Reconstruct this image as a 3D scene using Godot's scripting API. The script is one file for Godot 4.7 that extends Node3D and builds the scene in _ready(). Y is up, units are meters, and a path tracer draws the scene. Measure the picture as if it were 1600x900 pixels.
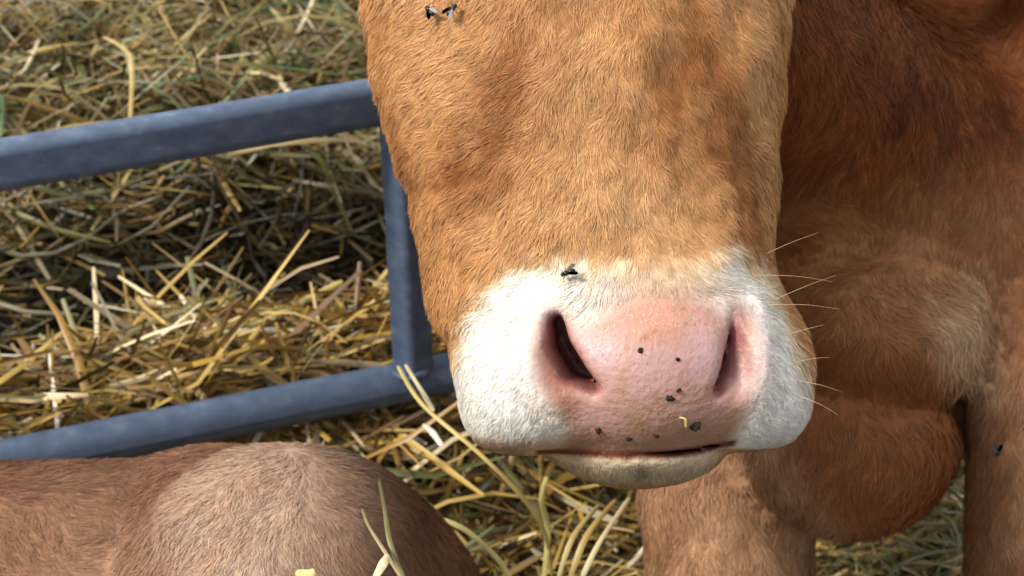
extends Node3D
# A tan cow with a white muzzle looks over a blue-grey feed barrier; a calf lies in front, straw and hay all round.
# The cow's head is modelled in a frame of its own (x to its left, y up the face, z out of the nose), metres.

var rng := RandomNumberGenerator.new()
var n_big := FastNoiseLite.new()
var n_mid := FastNoiseLite.new()
var n_fine := FastNoiseLite.new()
var head_at := Transform3D(Basis(Vector3.RIGHT, deg_to_rad(-25.0)), Vector3(0, 0.71964, -0.81568))
var used := {}

# ---------------------------------------------------------------- helpers
func numbered(called: String) -> String:
	if not used.has(called):
		used[called] = 0
		return called
	used[called] += 1
	return "%s_%03d" % [called, used[called]]

func thing(called: String, label: String, category: String, at := Vector3.ZERO, group := "") -> Node3D:
	var o := Node3D.new()
	o.name = numbered(called)
	o.position = at
	add_child(o)
	o.set_meta("label", label)
	o.set_meta("category", category)
	if group:
		o.set_meta("group", group)
	return o

func part(called: String, mesh: Mesh, mat: Material, parent: Node3D, at := Transform3D()) -> MeshInstance3D:
	var o := MeshInstance3D.new()
	o.name = called
	o.mesh = mesh
	if mat:
		o.material_override = mat
	o.transform = at
	parent.add_child(o, true)
	return o

func top(called: String, mesh: Mesh, mat: Material, label: String, category: String, kind := "", at := Transform3D()) -> MeshInstance3D:
	var o := part(numbered(called), mesh, mat, self, at)
	if label:
		o.set_meta("label", label)
	if category:
		o.set_meta("category", category)
	if kind:
		o.set_meta("kind", kind)
	return o

func lin(r: float, g: float, b: float) -> Color:
	return Color(r, g, b)

func noise(seed_: int, freq: float, octaves := 1) -> FastNoiseLite:
	var n := FastNoiseLite.new()
	n.seed = seed_
	n.noise_type = FastNoiseLite.TYPE_SIMPLEX_SMOOTH
	n.frequency = freq
	n.fractal_type = FastNoiseLite.FRACTAL_FBM if octaves > 1 else FastNoiseLite.FRACTAL_NONE
	n.fractal_octaves = octaves
	return n

func noise_tex(seed_: int, freq: float, size: int, as_normal: bool, strength := 4.0, kind := FastNoiseLite.TYPE_SIMPLEX_SMOOTH, ramp: Gradient = null) -> NoiseTexture2D:
	var n := noise(seed_, freq, 4)
	n.noise_type = kind
	var t := NoiseTexture2D.new()
	t.width = size
	t.height = size
	t.seamless = true
	t.as_normal_map = as_normal
	t.bump_strength = strength
	if ramp:
		t.color_ramp = ramp
	t.noise = n
	return t

func mesh_of(v: PackedVector3Array, n: PackedVector3Array, c: PackedColorArray, i: PackedInt32Array, mesh: ArrayMesh = null, mat: Material = null) -> ArrayMesh:
	var a := []
	a.resize(Mesh.ARRAY_MAX)
	a[Mesh.ARRAY_VERTEX] = v
	a[Mesh.ARRAY_NORMAL] = n
	if c.size():
		a[Mesh.ARRAY_COLOR] = c
	a[Mesh.ARRAY_INDEX] = i
	var m := mesh if mesh else ArrayMesh.new()
	m.add_surface_from_arrays(Mesh.PRIMITIVE_TRIANGLES, a)
	if mat:
		m.surface_set_material(m.get_surface_count() - 1, mat)
	return m

func smin(a: float, b: float, k: float) -> float:
	var h := maxf(k - absf(a - b), 0.0) / k
	return minf(a, b) - h * h * k * 0.25

func smax(a: float, b: float, k: float) -> float:
	var h := maxf(k - absf(a - b), 0.0) / k
	return maxf(a, b) + h * h * k * 0.25

func ell(p: Vector3, c: Vector3, r: Vector3) -> float:
	var q := (p - c) / r
	var k0 := q.length()
	var k1 := (q / r).length()
	return k0 * (k0 - 1.0) / maxf(k1, 1e-6)

func box_ell(p: Vector3, c: Vector3, r: Vector3, e: float) -> float:
	var q := ((p - c) / r).abs()
	return (pow(pow(q.x, e) + pow(q.y, e) + pow(q.z, e), 1.0 / e) - 1.0) * minf(r.x, minf(r.y, r.z))

func cone(p: Vector3, a: Vector3, b: Vector3, ra: float, rb: float) -> float:
	var ab := b - a
	var t := clampf((p - a).dot(ab) / ab.length_squared(), 0.0, 1.0)
	return p.distance_to(a + ab * t) - lerpf(ra, rb, t)

func path_dist(q: Vector2, pts: PackedVector2Array, rad: PackedFloat32Array) -> float:
	var d := 1e9
	for i in pts.size() - 1:
		var ab := pts[i + 1] - pts[i]
		var t := clampf((q - pts[i]).dot(ab) / ab.length_squared(), 0.0, 1.0)
		d = minf(d, q.distance_to(pts[i] + ab * t) - lerpf(rad[i], rad[i + 1], t))
	return d

func poly_dist(q: Vector2, pts: PackedVector2Array) -> float:      # below 0 inside
	var d := 1e9
	var inside := false
	var j := pts.size() - 1
	for i in pts.size():
		var ab := pts[j] - pts[i]
		var t := clampf((q - pts[i]).dot(ab) / ab.length_squared(), 0.0, 1.0)
		d = minf(d, q.distance_to(pts[i] + ab * t))
		if (pts[i].y > q.y) != (pts[j].y > q.y) and q.x < (pts[j].x - pts[i].x) * (q.y - pts[i].y) / (pts[j].y - pts[i].y) + pts[i].x:
			inside = not inside
		j = i
	return -d if inside else d

# a field meshed as surface nets: one vertex in each cell that the surface crosses, one quad round each crossed edge
class Nets:
	var f: Callable
	var lo: Vector3
	var cell: float
	var nx: int
	var ny: int
	var nz: int
	var g := PackedFloat32Array()
	var blocks := []
	var V := PackedVector3Array()
	var N := PackedVector3Array()
	var I := PackedInt32Array()

	func visit(x: int, y: int, z: int, size: int) -> void:
		if x >= nx - 1 or y >= ny - 1 or z >= nz - 1:
			return
		var h := size * 0.5
		var d: float = f.call(lo + Vector3(x + h, y + h, z + h) * cell)
		if absf(d) > h * 1.7321 * cell * 1.45:
			return
		if size > 4:
			var s := size / 2
			for k in 8:
				visit(x + (k & 1) * s, y + ((k >> 1) & 1) * s, z + (k >> 2) * s, s)
			return
		for c in 5:
			for b in 5:
				for a in 5:
					var i := x + a + nx * (y + b + ny * (z + c))
					if g[i] > 1e8:
						g[i] = f.call(lo + Vector3(x + a, y + b, z + c) * cell)
		blocks.append(Vector3i(x, y, z))

	func run(field: Callable, from: Vector3, to: Vector3, step: float) -> void:
		f = field
		lo = from
		cell = step
		var dims := ((to - from) / step / 16.0).ceil() * 16.0
		nx = int(dims.x) + 1
		ny = int(dims.y) + 1
		nz = int(dims.z) + 1
		g.resize(nx * ny * nz)
		g.fill(1e9)
		for z in range(0, nz - 1, 16):
			for y in range(0, ny - 1, 16):
				for x in range(0, nx - 1, 16):
					visit(x, y, z, 16)
		var id := PackedInt32Array()
		id.resize(nx * ny * nz)
		id.fill(-1)
		var off := PackedInt32Array([0, 1, nx, nx + 1, nx * ny, nx * ny + 1, nx * ny + nx, nx * ny + nx + 1])
		var edges := PackedInt32Array([0, 1, 2, 3, 4, 5, 6, 7, 0, 2, 1, 3, 4, 6, 5, 7, 0, 4, 1, 5, 2, 6, 3, 7])
		var cells := PackedInt32Array()
		for o: Vector3i in blocks:
			for c in 4:
				for b in 4:
					for a in 4:
						var x := o.x + a
						var y := o.y + b
						var z := o.z + c
						var i := x + nx * (y + ny * z)
						var mask := 0
						for k in 8:
							if g[i + off[k]] < 0.0:
								mask |= 1 << k
						if mask == 0 or mask == 255:
							continue
						var at := Vector3.ZERO
						var m := 0
						for e in 12:
							var p := edges[2 * e]
							var q := edges[2 * e + 1]
							if ((mask >> p) & 1) == ((mask >> q) & 1):
								continue
							var gp := g[i + off[p]]
							var t := gp / (gp - g[i + off[q]])
							var vp := Vector3(p & 1, (p >> 1) & 1, p >> 2)
							at += vp.lerp(Vector3(q & 1, (q >> 1) & 1, q >> 2), t)
							m += 1
						id[i] = V.size()
						cells.append(i)
						V.append(lo + (Vector3(x, y, z) + at / m) * cell)
		var step3 := PackedInt32Array([1, nx, nx * ny])
		for i in cells:
			for ax in 3:
				var s0 := g[i]
				var s1 := g[i + step3[ax]]
				if (s0 < 0.0) == (s1 < 0.0):
					continue
				var u := step3[(ax + 1) % 3]
				var w := step3[(ax + 2) % 3]
				if i - u - w < 0:
					continue
				var q0 := id[i]
				var q1 := id[i - u]
				var q2 := id[i - u - w]
				var q3 := id[i - w]
				if q0 < 0 or q1 < 0 or q2 < 0 or q3 < 0:
					continue
				if s0 < 0.0:                                     # clockwise seen from outside
					I.append_array([q0, q3, q2, q0, q2, q1])
				else:
					I.append_array([q0, q2, q3, q0, q1, q2])
		shade()

	func shade() -> void:
		N.resize(V.size())
		N.fill(Vector3.ZERO)
		for t in range(0, I.size(), 3):
			var n := (V[I[t + 2]] - V[I[t]]).cross(V[I[t + 1]] - V[I[t]])
			for k in 3:
				N[I[t + k]] += n
		for k in N.size():
			N[k] = N[k].normalized()

# ---------------------------------------------------------------- the cow's head
const ROWS = [
	[-0.0400, 0.0846, 0.1117, 0.0801, 0.0100, 0.0350, 0.0700],
	[-0.0222, 0.0823, 0.1317, 0.0921, 0.0100, 0.0580, 0.1000],
	[-0.0045, 0.0783, 0.1378, 0.0998, 0.0050, 0.0750, 0.1250],
	[0.0226, 0.0747, 0.1407, 0.1068, -0.0050, 0.0830, 0.1450],
	[0.0694, 0.0703, 0.1438, 0.1175, -0.0250, 0.0910, 0.1550],
	[0.0909, 0.0680, 0.1533, 0.1226, -0.0320, 0.0930, 0.1580],
	[0.1175, 0.0658, 0.1603, 0.1278, -0.0400, 0.0950, 0.1600],
	[0.1671, 0.0597, 0.1638, 0.1409, -0.0550, 0.0970, 0.1750],
	[0.2194, 0.0561, 0.1687, 0.1526, -0.0750, 0.1000, 0.1850],
	[0.3000, 0.0525, 0.1700, 0.1655, -0.1000, 0.0950, 0.1700],
	[0.4056, 0.0520, 0.1565, 0.1690, -0.1400, 0.0850, 0.1200],
	[0.4576, 0.0520, 0.1097, 0.1248, -0.1400, 0.0400, 0.0600]]
var loft := PackedFloat32Array()
const LOFT_N := 200
var loft_lo := 0.0
var loft_hi := 0.0

func make_loft() -> void:
	loft_lo = ROWS[0][0]
	loft_hi = ROWS[-1][0]
	for i in LOFT_N + 1:
		var y := lerpf(loft_lo, loft_hi, float(i) / LOFT_N)
		var k := 0
		while k < ROWS.size() - 2 and ROWS[k + 1][0] < y:
			k += 1
		var t: float = (y - ROWS[k][0]) / (ROWS[k + 1][0] - ROWS[k][0])
		var before: Array = ROWS[maxi(k - 1, 0)]
		var after: Array = ROWS[mini(k + 2, ROWS.size() - 1)]
		for c in range(1, 7):
			var lo_: float = ROWS[k][c]
			var hi_: float = ROWS[k + 1][c]
			var cubic := cubic_interpolate(lo_, hi_, before[c], after[c], t)
			loft.append(lerpf(lerpf(lo_, hi_, t), cubic, 0.6))

func face(p: Vector3) -> float:
	var t := clampf((p.y - loft_lo) / (loft_hi - loft_lo), 0.0, 1.0) * LOFT_N
	var i := mini(int(t), LOFT_N - 1)
	t -= i
	i *= 6
	var xc := lerpf(loft[i], loft[i + 6], t)
	var wl := lerpf(loft[i + 1], loft[i + 7], t)
	var wr := lerpf(loft[i + 2], loft[i + 8], t)
	var zc := lerpf(loft[i + 3], loft[i + 9], t)
	var hf := lerpf(loft[i + 4], loft[i + 10], t)
	var hb := lerpf(loft[i + 5], loft[i + 11], t)
	var dx := p.x - xc
	var dz := p.z - zc
	var w := wl if dx < 0.0 else wr
	var h := hf if dz > 0.0 else hb
	var d := (pow(pow(absf(dx) / w, 2.35) + pow(absf(dz) / h, 2.35), 0.42553) - 1.0) * minf(w, h)
	var over := maxf(loft_lo - p.y, p.y - loft_hi)
	return smax(d, over, 0.03)

var nos_l := PackedVector2Array([Vector3(0.0245, -0.0213, 0.1100), Vector3(0.0273, -0.0356, 0.1100), Vector3(0.0367, -0.0513, 0.1100), Vector3(0.0506, -0.0616, 0.1100)].map(func(v): return Vector2(v.x, v.y)))
var nos_lr := PackedFloat32Array([0.0067, 0.0083, 0.0087, 0.0036])
var nos_r := PackedVector2Array([Vector3(0.1428, -0.0144, 0.1000), Vector3(0.1412, -0.0320, 0.1000), Vector3(0.1360, -0.0512, 0.1000), Vector3(0.1276, -0.0640, 0.1000)].map(func(v): return Vector2(v.x, v.y)))
var nos_rr := PackedFloat32Array([0.0032, 0.0044, 0.0052, 0.0032])

var lips := PackedVector2Array([Vector3(0.0172, -0.1058, 0.0800), Vector3(0.0367, -0.1068, 0.0850), Vector3(0.0648, -0.1065, 0.0900), Vector3(0.0972, -0.1057, 0.0900), Vector3(0.1222, -0.1035, 0.0850), Vector3(0.1419, -0.0996, 0.0800)].map(func(v): return Vector2(v.x, v.y)))
var lips_r := PackedFloat32Array([0.0005, 0.0008, 0.0009, 0.0011, 0.0016, 0.0006])

func head_sdf(p: Vector3) -> float:
	var d := face(p)
	if p.y > 243.0 * 0.001:
		# ears, eyelids
		var e := ell(p, Vector3(-0.1799, 0.4088, -0.1900), Vector3(0.12, 0.05, 0.025))
		e = minf(e, ell(p, Vector3(0.3107, 0.4088, -0.1900), Vector3(0.12, 0.05, 0.025)))
		return smin(d, e, 0.03)
	if p.y > 0.09:
		return d
	# muzzle: boxy block, its two lip lobes, the pad
	var m := box_ell(p, Vector3(0.0819, -0.0522, 0.0150), Vector3(0.1106, 0.0584, 0.088), 2.5)
	m = smin(m, box_ell(p, Vector3(0.0052, -0.0698, 0.0380), Vector3(0.0379, 0.0397, 0.062), 2.7), 0.02)
	m = smin(m, box_ell(p, Vector3(0.1614, -0.0664, 0.0320), Vector3(0.0347, 0.0399, 0.056), 2.7), 0.02)
	m = smin(m, ell(p, Vector3(0.0882, -0.0517, 0.0520), Vector3(0.0636, 0.0551, 0.068)), 0.025)
	# wings of the nostrils
	m = smin(m, ell(p, Vector3(0.0205, -0.0553, 0.0800), Vector3(0.0164, 0.0246, 0.024)), 0.02)
	m = smin(m, ell(p, Vector3(0.1509, -0.0471, 0.0800), Vector3(0.0098, 0.0238, 0.022)), 0.02)
	d = smin(d, m, 0.035)
	# nostrils: a comma-shaped slit with a shallow bowl on its outer side
	if p.z > 0.0 and absf(p.y - -42.5 * 0.001) < 0.07:
		var q := Vector2(p.x, p.y)
		var deep := clampf(0.106 - p.z, 0.0, 0.03)
		var sl := path_dist(q - Vector2(deep * 0.2, 0), nos_l, nos_lr) + deep * 0.11
		var sr := path_dist(q + Vector2(deep * 0.2, 0), nos_r, nos_rr) + deep * 0.18
		sl = smax(sl, 0.052 - p.z, 0.01)
		sr = smax(sr, 0.058 - p.z, 0.01)
		var bowl := ell(p, Vector3(0.0241, -0.0467, 0.1220), Vector3(0.0142, 0.0205, 0.016))
		var bowl_r := ell(p, Vector3(0.1410, -0.0436, 0.1080), Vector3(0.0079, 0.0221, 0.012))
		d = smax(d, -bowl, 0.012)
		d = smax(d, -bowl_r, 0.010)
		d = smax(d, -sl, 0.0065)
		d = smax(d, -sr, 0.0055)
	# lower lip, chin and the jaw behind it
	var low := ell(p, Vector3(0.0850, -0.0985, 0.0280), Vector3(0.0645, 0.0366, 0.062))
	low = smin(low, ell(p, Vector3(0.0869, -0.1043, -0.0400), Vector3(0.0752, 0.0310, 0.075)), 0.02)
	low = smin(low, cone(p, Vector3(0.0879, -0.0902, -0.0500), Vector3(0.0670, 0.0772, -0.1300), 0.054, 0.09), 0.03)
	d = smin(d, low, 0.0035)
	# the slit between the lips
	if p.z > 0.0 and absf(p.y - -103.7 * 0.001) < 0.03:
		var slit := path_dist(Vector2(p.x, p.y), lips, lips_r)
		d = smax(d, -maxf(slit, 0.012 - p.z), 0.003)
	return d

func on_head(x: float, y: float, up := 0.0) -> Vector3:
	var z := 0.2
	for i in 200:
		var d := head_sdf(Vector3(x, y, z))
		if d < 0.0004:
			break
		z -= d * 0.6
	return Vector3(x, y, z + up)

# masks over the face, in millimetres of the head's own frame
var pad := PackedVector2Array([Vector2(24.3, -15.4), Vector2(33.2, -15.4), Vector2(42.5, -25.1), Vector2(52.7, -21.1), Vector2(65.6, -12.2), Vector2(85.9, -4.9), Vector2(109.4, -5.7), Vector2(126.4, -12.2), Vector2(136.9, -17.8), Vector2(141.8, -9.7), Vector2(150.7, -14.2), Vector2(153.1, -28.4), Vector2(153.1, -50.6), Vector2(148.2, -72.1), Vector2(142.6, -86.7), Vector2(136.9, -103.3), Vector2(81.0, -113.4), Vector2(31.6, -110.2), Vector2(37.3, -89.9), Vector2(26.7, -75.3), Vector2(17.0, -59.1), Vector2(13.8, -38.5), Vector2(17.0, -22.3)])
var white_line := PackedVector2Array([Vector2(-44.6, -77.0), Vector2(-34.0, -44.6), Vector2(-22.3, -18.2), Vector2(-8.1, 1.2), Vector2(12.2, 13.0), Vector2(40.5, 12.2), Vector2(81.0, 5.7), Vector2(115.4, 10.1), Vector2(140.9, 21.1), Vector2(160.4, 4.1), Vector2(170.9, -20.2), Vector2(178.2, -44.6), Vector2(198.5, -77.0)])

var cheek := PackedVector2Array([Vector2(-58.7, 64.0), Vector2(-38.5, 67.6), Vector2(-19.4, 76.1), Vector2(-4.1, 92.3)])

func white_at(u: float, v: float) -> float:        # mm below the line where the white begins
	if u <= white_line[0].x or u >= white_line[-1].x:
		return -30.0
	var k := 0
	while white_line[k + 1].x < u:
		k += 1
	var t := (u - white_line[k].x) / (white_line[k + 1].x - white_line[k].x)
	var slope := (white_line[k + 1].y - white_line[k].y) / (white_line[k + 1].x - white_line[k].x)
	return (lerpf(white_line[k].y, white_line[k + 1].y, t) - v) / sqrt(1.0 + slope * slope)

func blob(u: float, v: float, c: Vector2, ru: float, rv: float, lean := 0.0) -> float:
	var x := (u - c.x - lean * (v - c.y)) / ru
	var y := (v - c.y) / rv
	return exp(-(x * x + y * y))

func coat_colour(p: Vector3) -> Color:
	var u := p.x * 1000.0
	var v := p.y * 1000.0
	var a := n_mid.get_noise_3d(p.x * 30.0, p.y * 12.0, p.z * 20.0)
	var b := n_fine.get_noise_3d(p.x * 110.0, p.y * 45.0, p.z * 80.0)
	var tan_ := lin(0.57, 0.285, 0.115)
	var brown := lin(0.30, 0.115, 0.036)
	var light := lin(0.69, 0.41, 0.195)
	var dark := 0.85 * blob(u, v, Vector2(-4.1, 121.5), 24.0, 62.0, 0.35) + 0.6 * blob(u, v, Vector2(-34.4, 66.8), 26.0, 12.0, 0.0) + 0.85 * blob(u, v, Vector2(117.5, 137.7), 24.0, 55.0)
	dark += 0.75 * blob(u, v, Vector2(147.8, 91.1), 18.0, 45.0) + 0.6 * blob(u, v, Vector2(153.9, 46.6), 13.0, 32.0) + 0.45 * blob(u, v, Vector2(-73.7, 77.0), 10.0, 60.0, -0.2)  # brown hair patches; those towards +x also carry the shade of that side
	dark *= 0.55 + 1.1 * clampf(0.5 + a * 1.1, 0.0, 1.0)
	dark += 0.28 * clampf(b + 0.1, 0.0, 1.0) + 0.14 * a
	var pale := 0.75 * blob(u, v, Vector2(85.1, 42.5), 55.0, 45.0) + 0.4 * blob(u, v, Vector2(52.7, 133.7), 35.0, 60.0) + 0.35 * blob(u, v, Vector2(-60.8, 149.9), 22.0, 40.0) + 0.4 * blob(u, v, Vector2(168.1, 137.7), 10.0, 60.0)
	var c := tan_.lerp(light, clampf(pale, 0.0, 1.0)).lerp(brown, clampf(dark, 0.0, 0.9))
	var w := white_at(u, v) + 7.0 * n_mid.get_noise_3d(p.x * 60.0, p.y * 60.0, 3.0)
	var soft := lerpf(10.0, 6.5, clampf(absf(u - 81.0) / 80.0, 0.0, 1.0))
	var cream := lin(0.80, 0.66, 0.44)
	var white := lin(0.82, 0.79, 0.74)
	if p.z > -0.09:
		c = c.lerp(cream, smoothstep(-2.2 * soft, 0.0, w) * 0.8)
		c = c.lerp(white, smoothstep(-soft, soft, w))
		# the middle above the nose stays buff; so does the edge of the lip
		c = c.lerp(lin(0.60, 0.38, 0.23), 0.85 * blob(u, v, Vector2(95.2, 1.2), 42.0, 14.0))
		c = c.lerp(lin(0.50, 0.27, 0.13), 0.85 * smoothstep(-88.3, -101.2, v) * smoothstep(64.8, 20.2, u))
		if v < -104.5:
			c = c.lerp(lin(0.55, 0.43, 0.26), 0.85)
			c = c.lerp(lin(0.10, 0.08, 0.06), 0.6 * blob(u, v, Vector2(81.8, -116.6), 8.0, 5.0) + 0.5 * clampf(b - 0.25, 0.0, 1.0))
			c = c.lerp(tan_, smoothstep(-120.7, -131.6, v) * 0.6 + 0.7 * smoothstep(125.6, 141.8, u))
	return c

func pad_colour(p: Vector3) -> Color:
	var u := p.x * 1000.0
	var v := p.y * 1000.0
	var a := n_mid.get_noise_3d(p.x * 45.0, p.y * 45.0, p.z * 45.0)
	var b := n_fine.get_noise_3d(p.x * 260.0, p.y * 260.0, p.z * 260.0)
	var c := lin(0.47, 0.27, 0.245)
	c = c.lerp(lin(0.58, 0.27, 0.175), clampf(blob(u, v, Vector2(85.1, -14.2), 42.0, 16.0) + 0.45 * a, 0.0, 1.0))
	c = c.lerp(lin(0.37, 0.205, 0.135), clampf(smoothstep(-50.6, -93.2, v) * 0.85 + 0.7 * a, 0.0, 1.0))
	c = c.lerp(lin(0.56, 0.35, 0.35), 0.7 * clampf(blob(u, v, Vector2(52.7, -39.7), 16.0, 10.0) + blob(u, v, Vector2(117.5, -38.5), 12.0, 14.0) + blob(u, v, Vector2(44.6, -83.0), 18.0, 8.0), 0.0, 1.0))  # pale highlights of the moist pad painted into its colour
	# the wings of the nostrils are browner, their inside a deep red
	c = c.lerp(lin(0.33, 0.13, 0.075), 0.9 * clampf(blob(u, v, Vector2(25.1, -54.7), 13.0, 32.0, -0.25), 0.0, 1.0))
	var q := Vector2(p.x, p.y)
	var inner := minf(path_dist(q, nos_l, nos_lr), path_dist(q, nos_r, nos_rr))
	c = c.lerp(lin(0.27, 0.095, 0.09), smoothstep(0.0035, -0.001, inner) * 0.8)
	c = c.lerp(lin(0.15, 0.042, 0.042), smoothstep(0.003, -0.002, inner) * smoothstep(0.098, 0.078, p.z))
	# a brown rim where the skin meets the hair
	var rim := poly_dist(Vector2(u, v), pad)
	c = c.lerp(lin(0.36, 0.185, 0.10), smoothstep(-7.0, 1.0, rim) * smoothstep(-44.6, -77.0, v) * clampf(0.6 + a, 0.2, 0.9))
	c = c.lerp(lin(0.22, 0.10, 0.06), clampf((b - 0.40) * 2.0, 0.0, 0.5) * clampf(0.4 + a * 1.5, 0.0, 1.0))
	if v < -100.0:
		c = c.lerp(lin(0.20, 0.06, 0.035), smoothstep(-100.0, -106.1, v) * 0.8)
	return c

# ---------------------------------------------------------------- coats: hairs that grow from a skin mesh
# style(p, n) -> [hairs per m2, length, width, direction, colour, lift] of a triangle
func grow(V: PackedVector3Array, N: PackedVector3Array, I: PackedInt32Array, style: Callable, clump: float, seed_: int, fine := true) -> ArrayMesh:
	var r := RandomNumberGenerator.new()
	r.seed = seed_
	var ov := PackedVector3Array()
	var on := PackedVector3Array()
	var oc := PackedColorArray()
	var oi := PackedInt32Array()
	for t in range(0, I.size(), 3):
		var a := V[I[t]]
		var ab := V[I[t + 1]] - a
		var ac := V[I[t + 2]] - a
		var n := (N[I[t]] + N[I[t + 1]] + N[I[t + 2]]).normalized()
		var mid := a + (ab + ac) / 3.0
		var s: Array = style.call(mid, n)
		if s.is_empty():
			continue
		var want: float = s[0] * ab.cross(ac).length() * 0.5
		var many := int(want)
		if r.randf() < want - many:
			many += 1
		if many == 0:
			continue
		var dir: Vector3 = s[3]
		dir = (dir - n * dir.dot(n)).normalized()
		var side := n.cross(dir)
		var lift: float = s[5]
		# neighbouring hairs lean together: locks
		var q := mid / clump
		var bend := Vector3(n_fine.get_noise_3d(q.x, q.y, q.z), n_fine.get_noise_3d(q.x + 40.0, q.y, q.z), n_fine.get_noise_3d(q.x, q.y + 40.0, q.z)) * 1.1
		var lock := 0.12 * (bend.x + bend.y)
		bend -= n * bend.dot(n)
		for k in many:
			var u := r.randf()
			var v := r.randf()
			if u + v > 1.0:
				u = 1.0 - u
				v = 1.0 - v
			var p := a + ab * u + ac * v - n * 0.0004
			var long: float = s[1] * r.randf_range(0.45, 1.35)
			var wide: float = s[2] * r.randf_range(0.6, 1.2)
			var d := (dir + side * r.randfn(0.0, 0.10) + bend * 0.32).normalized()
			var up := lift * r.randf_range(0.4, 1.5)
			var across := (n.cross(d) + n * r.randf_range(-0.5, 0.5)).normalized() * wide * 0.5
			var nn := (n + across * (r.randf_range(-0.34, 0.34) / wide) + d * 0.15).normalized()
			var c: Color = s[4]
			var tone := clampf(1.0 + lock + r.randfn(0.0, 0.12), 0.6, 1.4)
			c = Color(c.r * tone, c.g * tone * r.randf_range(0.94, 1.06), c.b * tone * r.randf_range(0.88, 1.12))
			var base := ov.size()
			var p1 := p + d * long * 0.36 + n * long * up * 0.42
			var p2 := p + (d + bend * 0.10).normalized() * long * 0.72 + n * long * up * 0.62
			var p3 := p + (d + bend * 0.22 + side * r.randfn(0.0, 0.12)).normalized() * long + n * long * up * 0.6
			ov.append(p - across)
			ov.append(p + across)
			if fine:
				ov.append(p1 - across * 0.9)
				ov.append(p1 + across * 0.9)
			ov.append(p2 - across * 0.6)
			ov.append(p2 + across * 0.6)
			ov.append(p3)
			for j in (7 if fine else 5):
				on.append(nn)
				oc.append(c)
			oi.append_array([base, base + 1, base + 2, base + 1, base + 3, base + 2])
			if fine:
				oi.append_array([base + 2, base + 3, base + 4, base + 3, base + 5, base + 4, base + 4, base + 5, base + 6])
			else:
				oi.append_array([base + 2, base + 3, base + 4])
	return mesh_of(ov, on, oc, oi)

func head_style(p: Vector3, n: Vector3) -> Array:
	if p.y > 336.2 * 0.001 or n.z < -0.45 or p.z < -0.24:
		return []
	if p.y > 210.6 * 0.001:                       # coarser where it is farther from the eye
		return [1.6e5, 0.016, 0.0014, Vector3(p.x * 4.0, -1.0, -0.3), coat_colour(p), 0.16]
	var u := p.x * 1000.0
	var v := p.y * 1000.0
	var bare := poly_dist(Vector2(u, v), pad) if p.z > 0.02 and v > -106.1 else 50.0
	var top_fuzz := smoothstep(-32.4, -6.1, v) * smoothstep(62.0, 30.0, absf(u - 93.2))
	if bare < -1.5 and top_fuzz < 0.02:
		return []
	if v > -77.0 and v < -4.1 and minf(path_dist(Vector2(p.x, p.y), nos_l, nos_lr), path_dist(Vector2(p.x, p.y), nos_r, nos_rr)) < (0.0015 if p.z > 0.085 else 0.012):
		return []
	if v < -95.2 and v > -113.4 and p.z > 0.0:
		var to_slit := path_dist(Vector2(p.x, p.y), lips, lips_r)
		if to_slit < 0.0022 or n.y < -0.75 and absf(u - 81.0) < 52.0:
			return []
		if to_slit < 0.008:
			bare = minf(bare, to_slit * 1000.0 - 2.0)
	var d := Vector3(clampf((u - 74.9) * 0.007, -1.0, 1.0), -1.0, -0.1)
	d.x -= 1.1 * blob(u, v, Vector2(-48.6, 113.4), 50.0, 55.0)
	d.x += 0.5 * blob(u, v, Vector2(-44.6, 12.2), 30.0, 50.0)
	var w := smoothstep(-12.0, 12.0, white_at(u, v)) if p.z > -0.07 else 0.0
	var out := Vector2(u - 83.0, v - -38.5)
	var far := out.length()
	out = out.normalized()
	if out.y > 0.2:
		w *= smoothstep(20.0, 70.0, absf(u - 83.0))
	d = d.lerp(Vector3(out.x, out.y - 0.35, -0.25), w)
	var turn := n_mid.get_noise_3d(p.x * 22.0, p.y * 22.0, p.z * 22.0) * 0.6 + n_mid.get_noise_3d(p.x * 60.0, p.y * 60.0, 7.0 + p.z * 60.0) * 0.4 * (1.0 - w)
	d = d.rotated(n, turn)
	var near := smoothstep(-1.5, 14.0, bare)
	var long := lerpf(0.012, 0.007, w) * lerpf(0.35, 1.0, near)
	if bare < -1.5:
		return [3.5e5 * top_fuzz, 0.0045, 0.0005, d, coat_colour(p).lerp(lin(0.62, 0.38, 0.28), 0.5), 0.2]
	var c := coat_colour(p).lerp(lin(0.62, 0.42, 0.32), 0.75 * smoothstep(17.0, -1.0, bare) * smoothstep(-10.0, 10.0, white_at(u, v)))
	return [lerpf(0.45, 1.0, near) * (1.12e6 if n.z > 0.0 else 5e5), long, 0.00055, d, c, lerpf(0.13, 0.16, w)]

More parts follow.
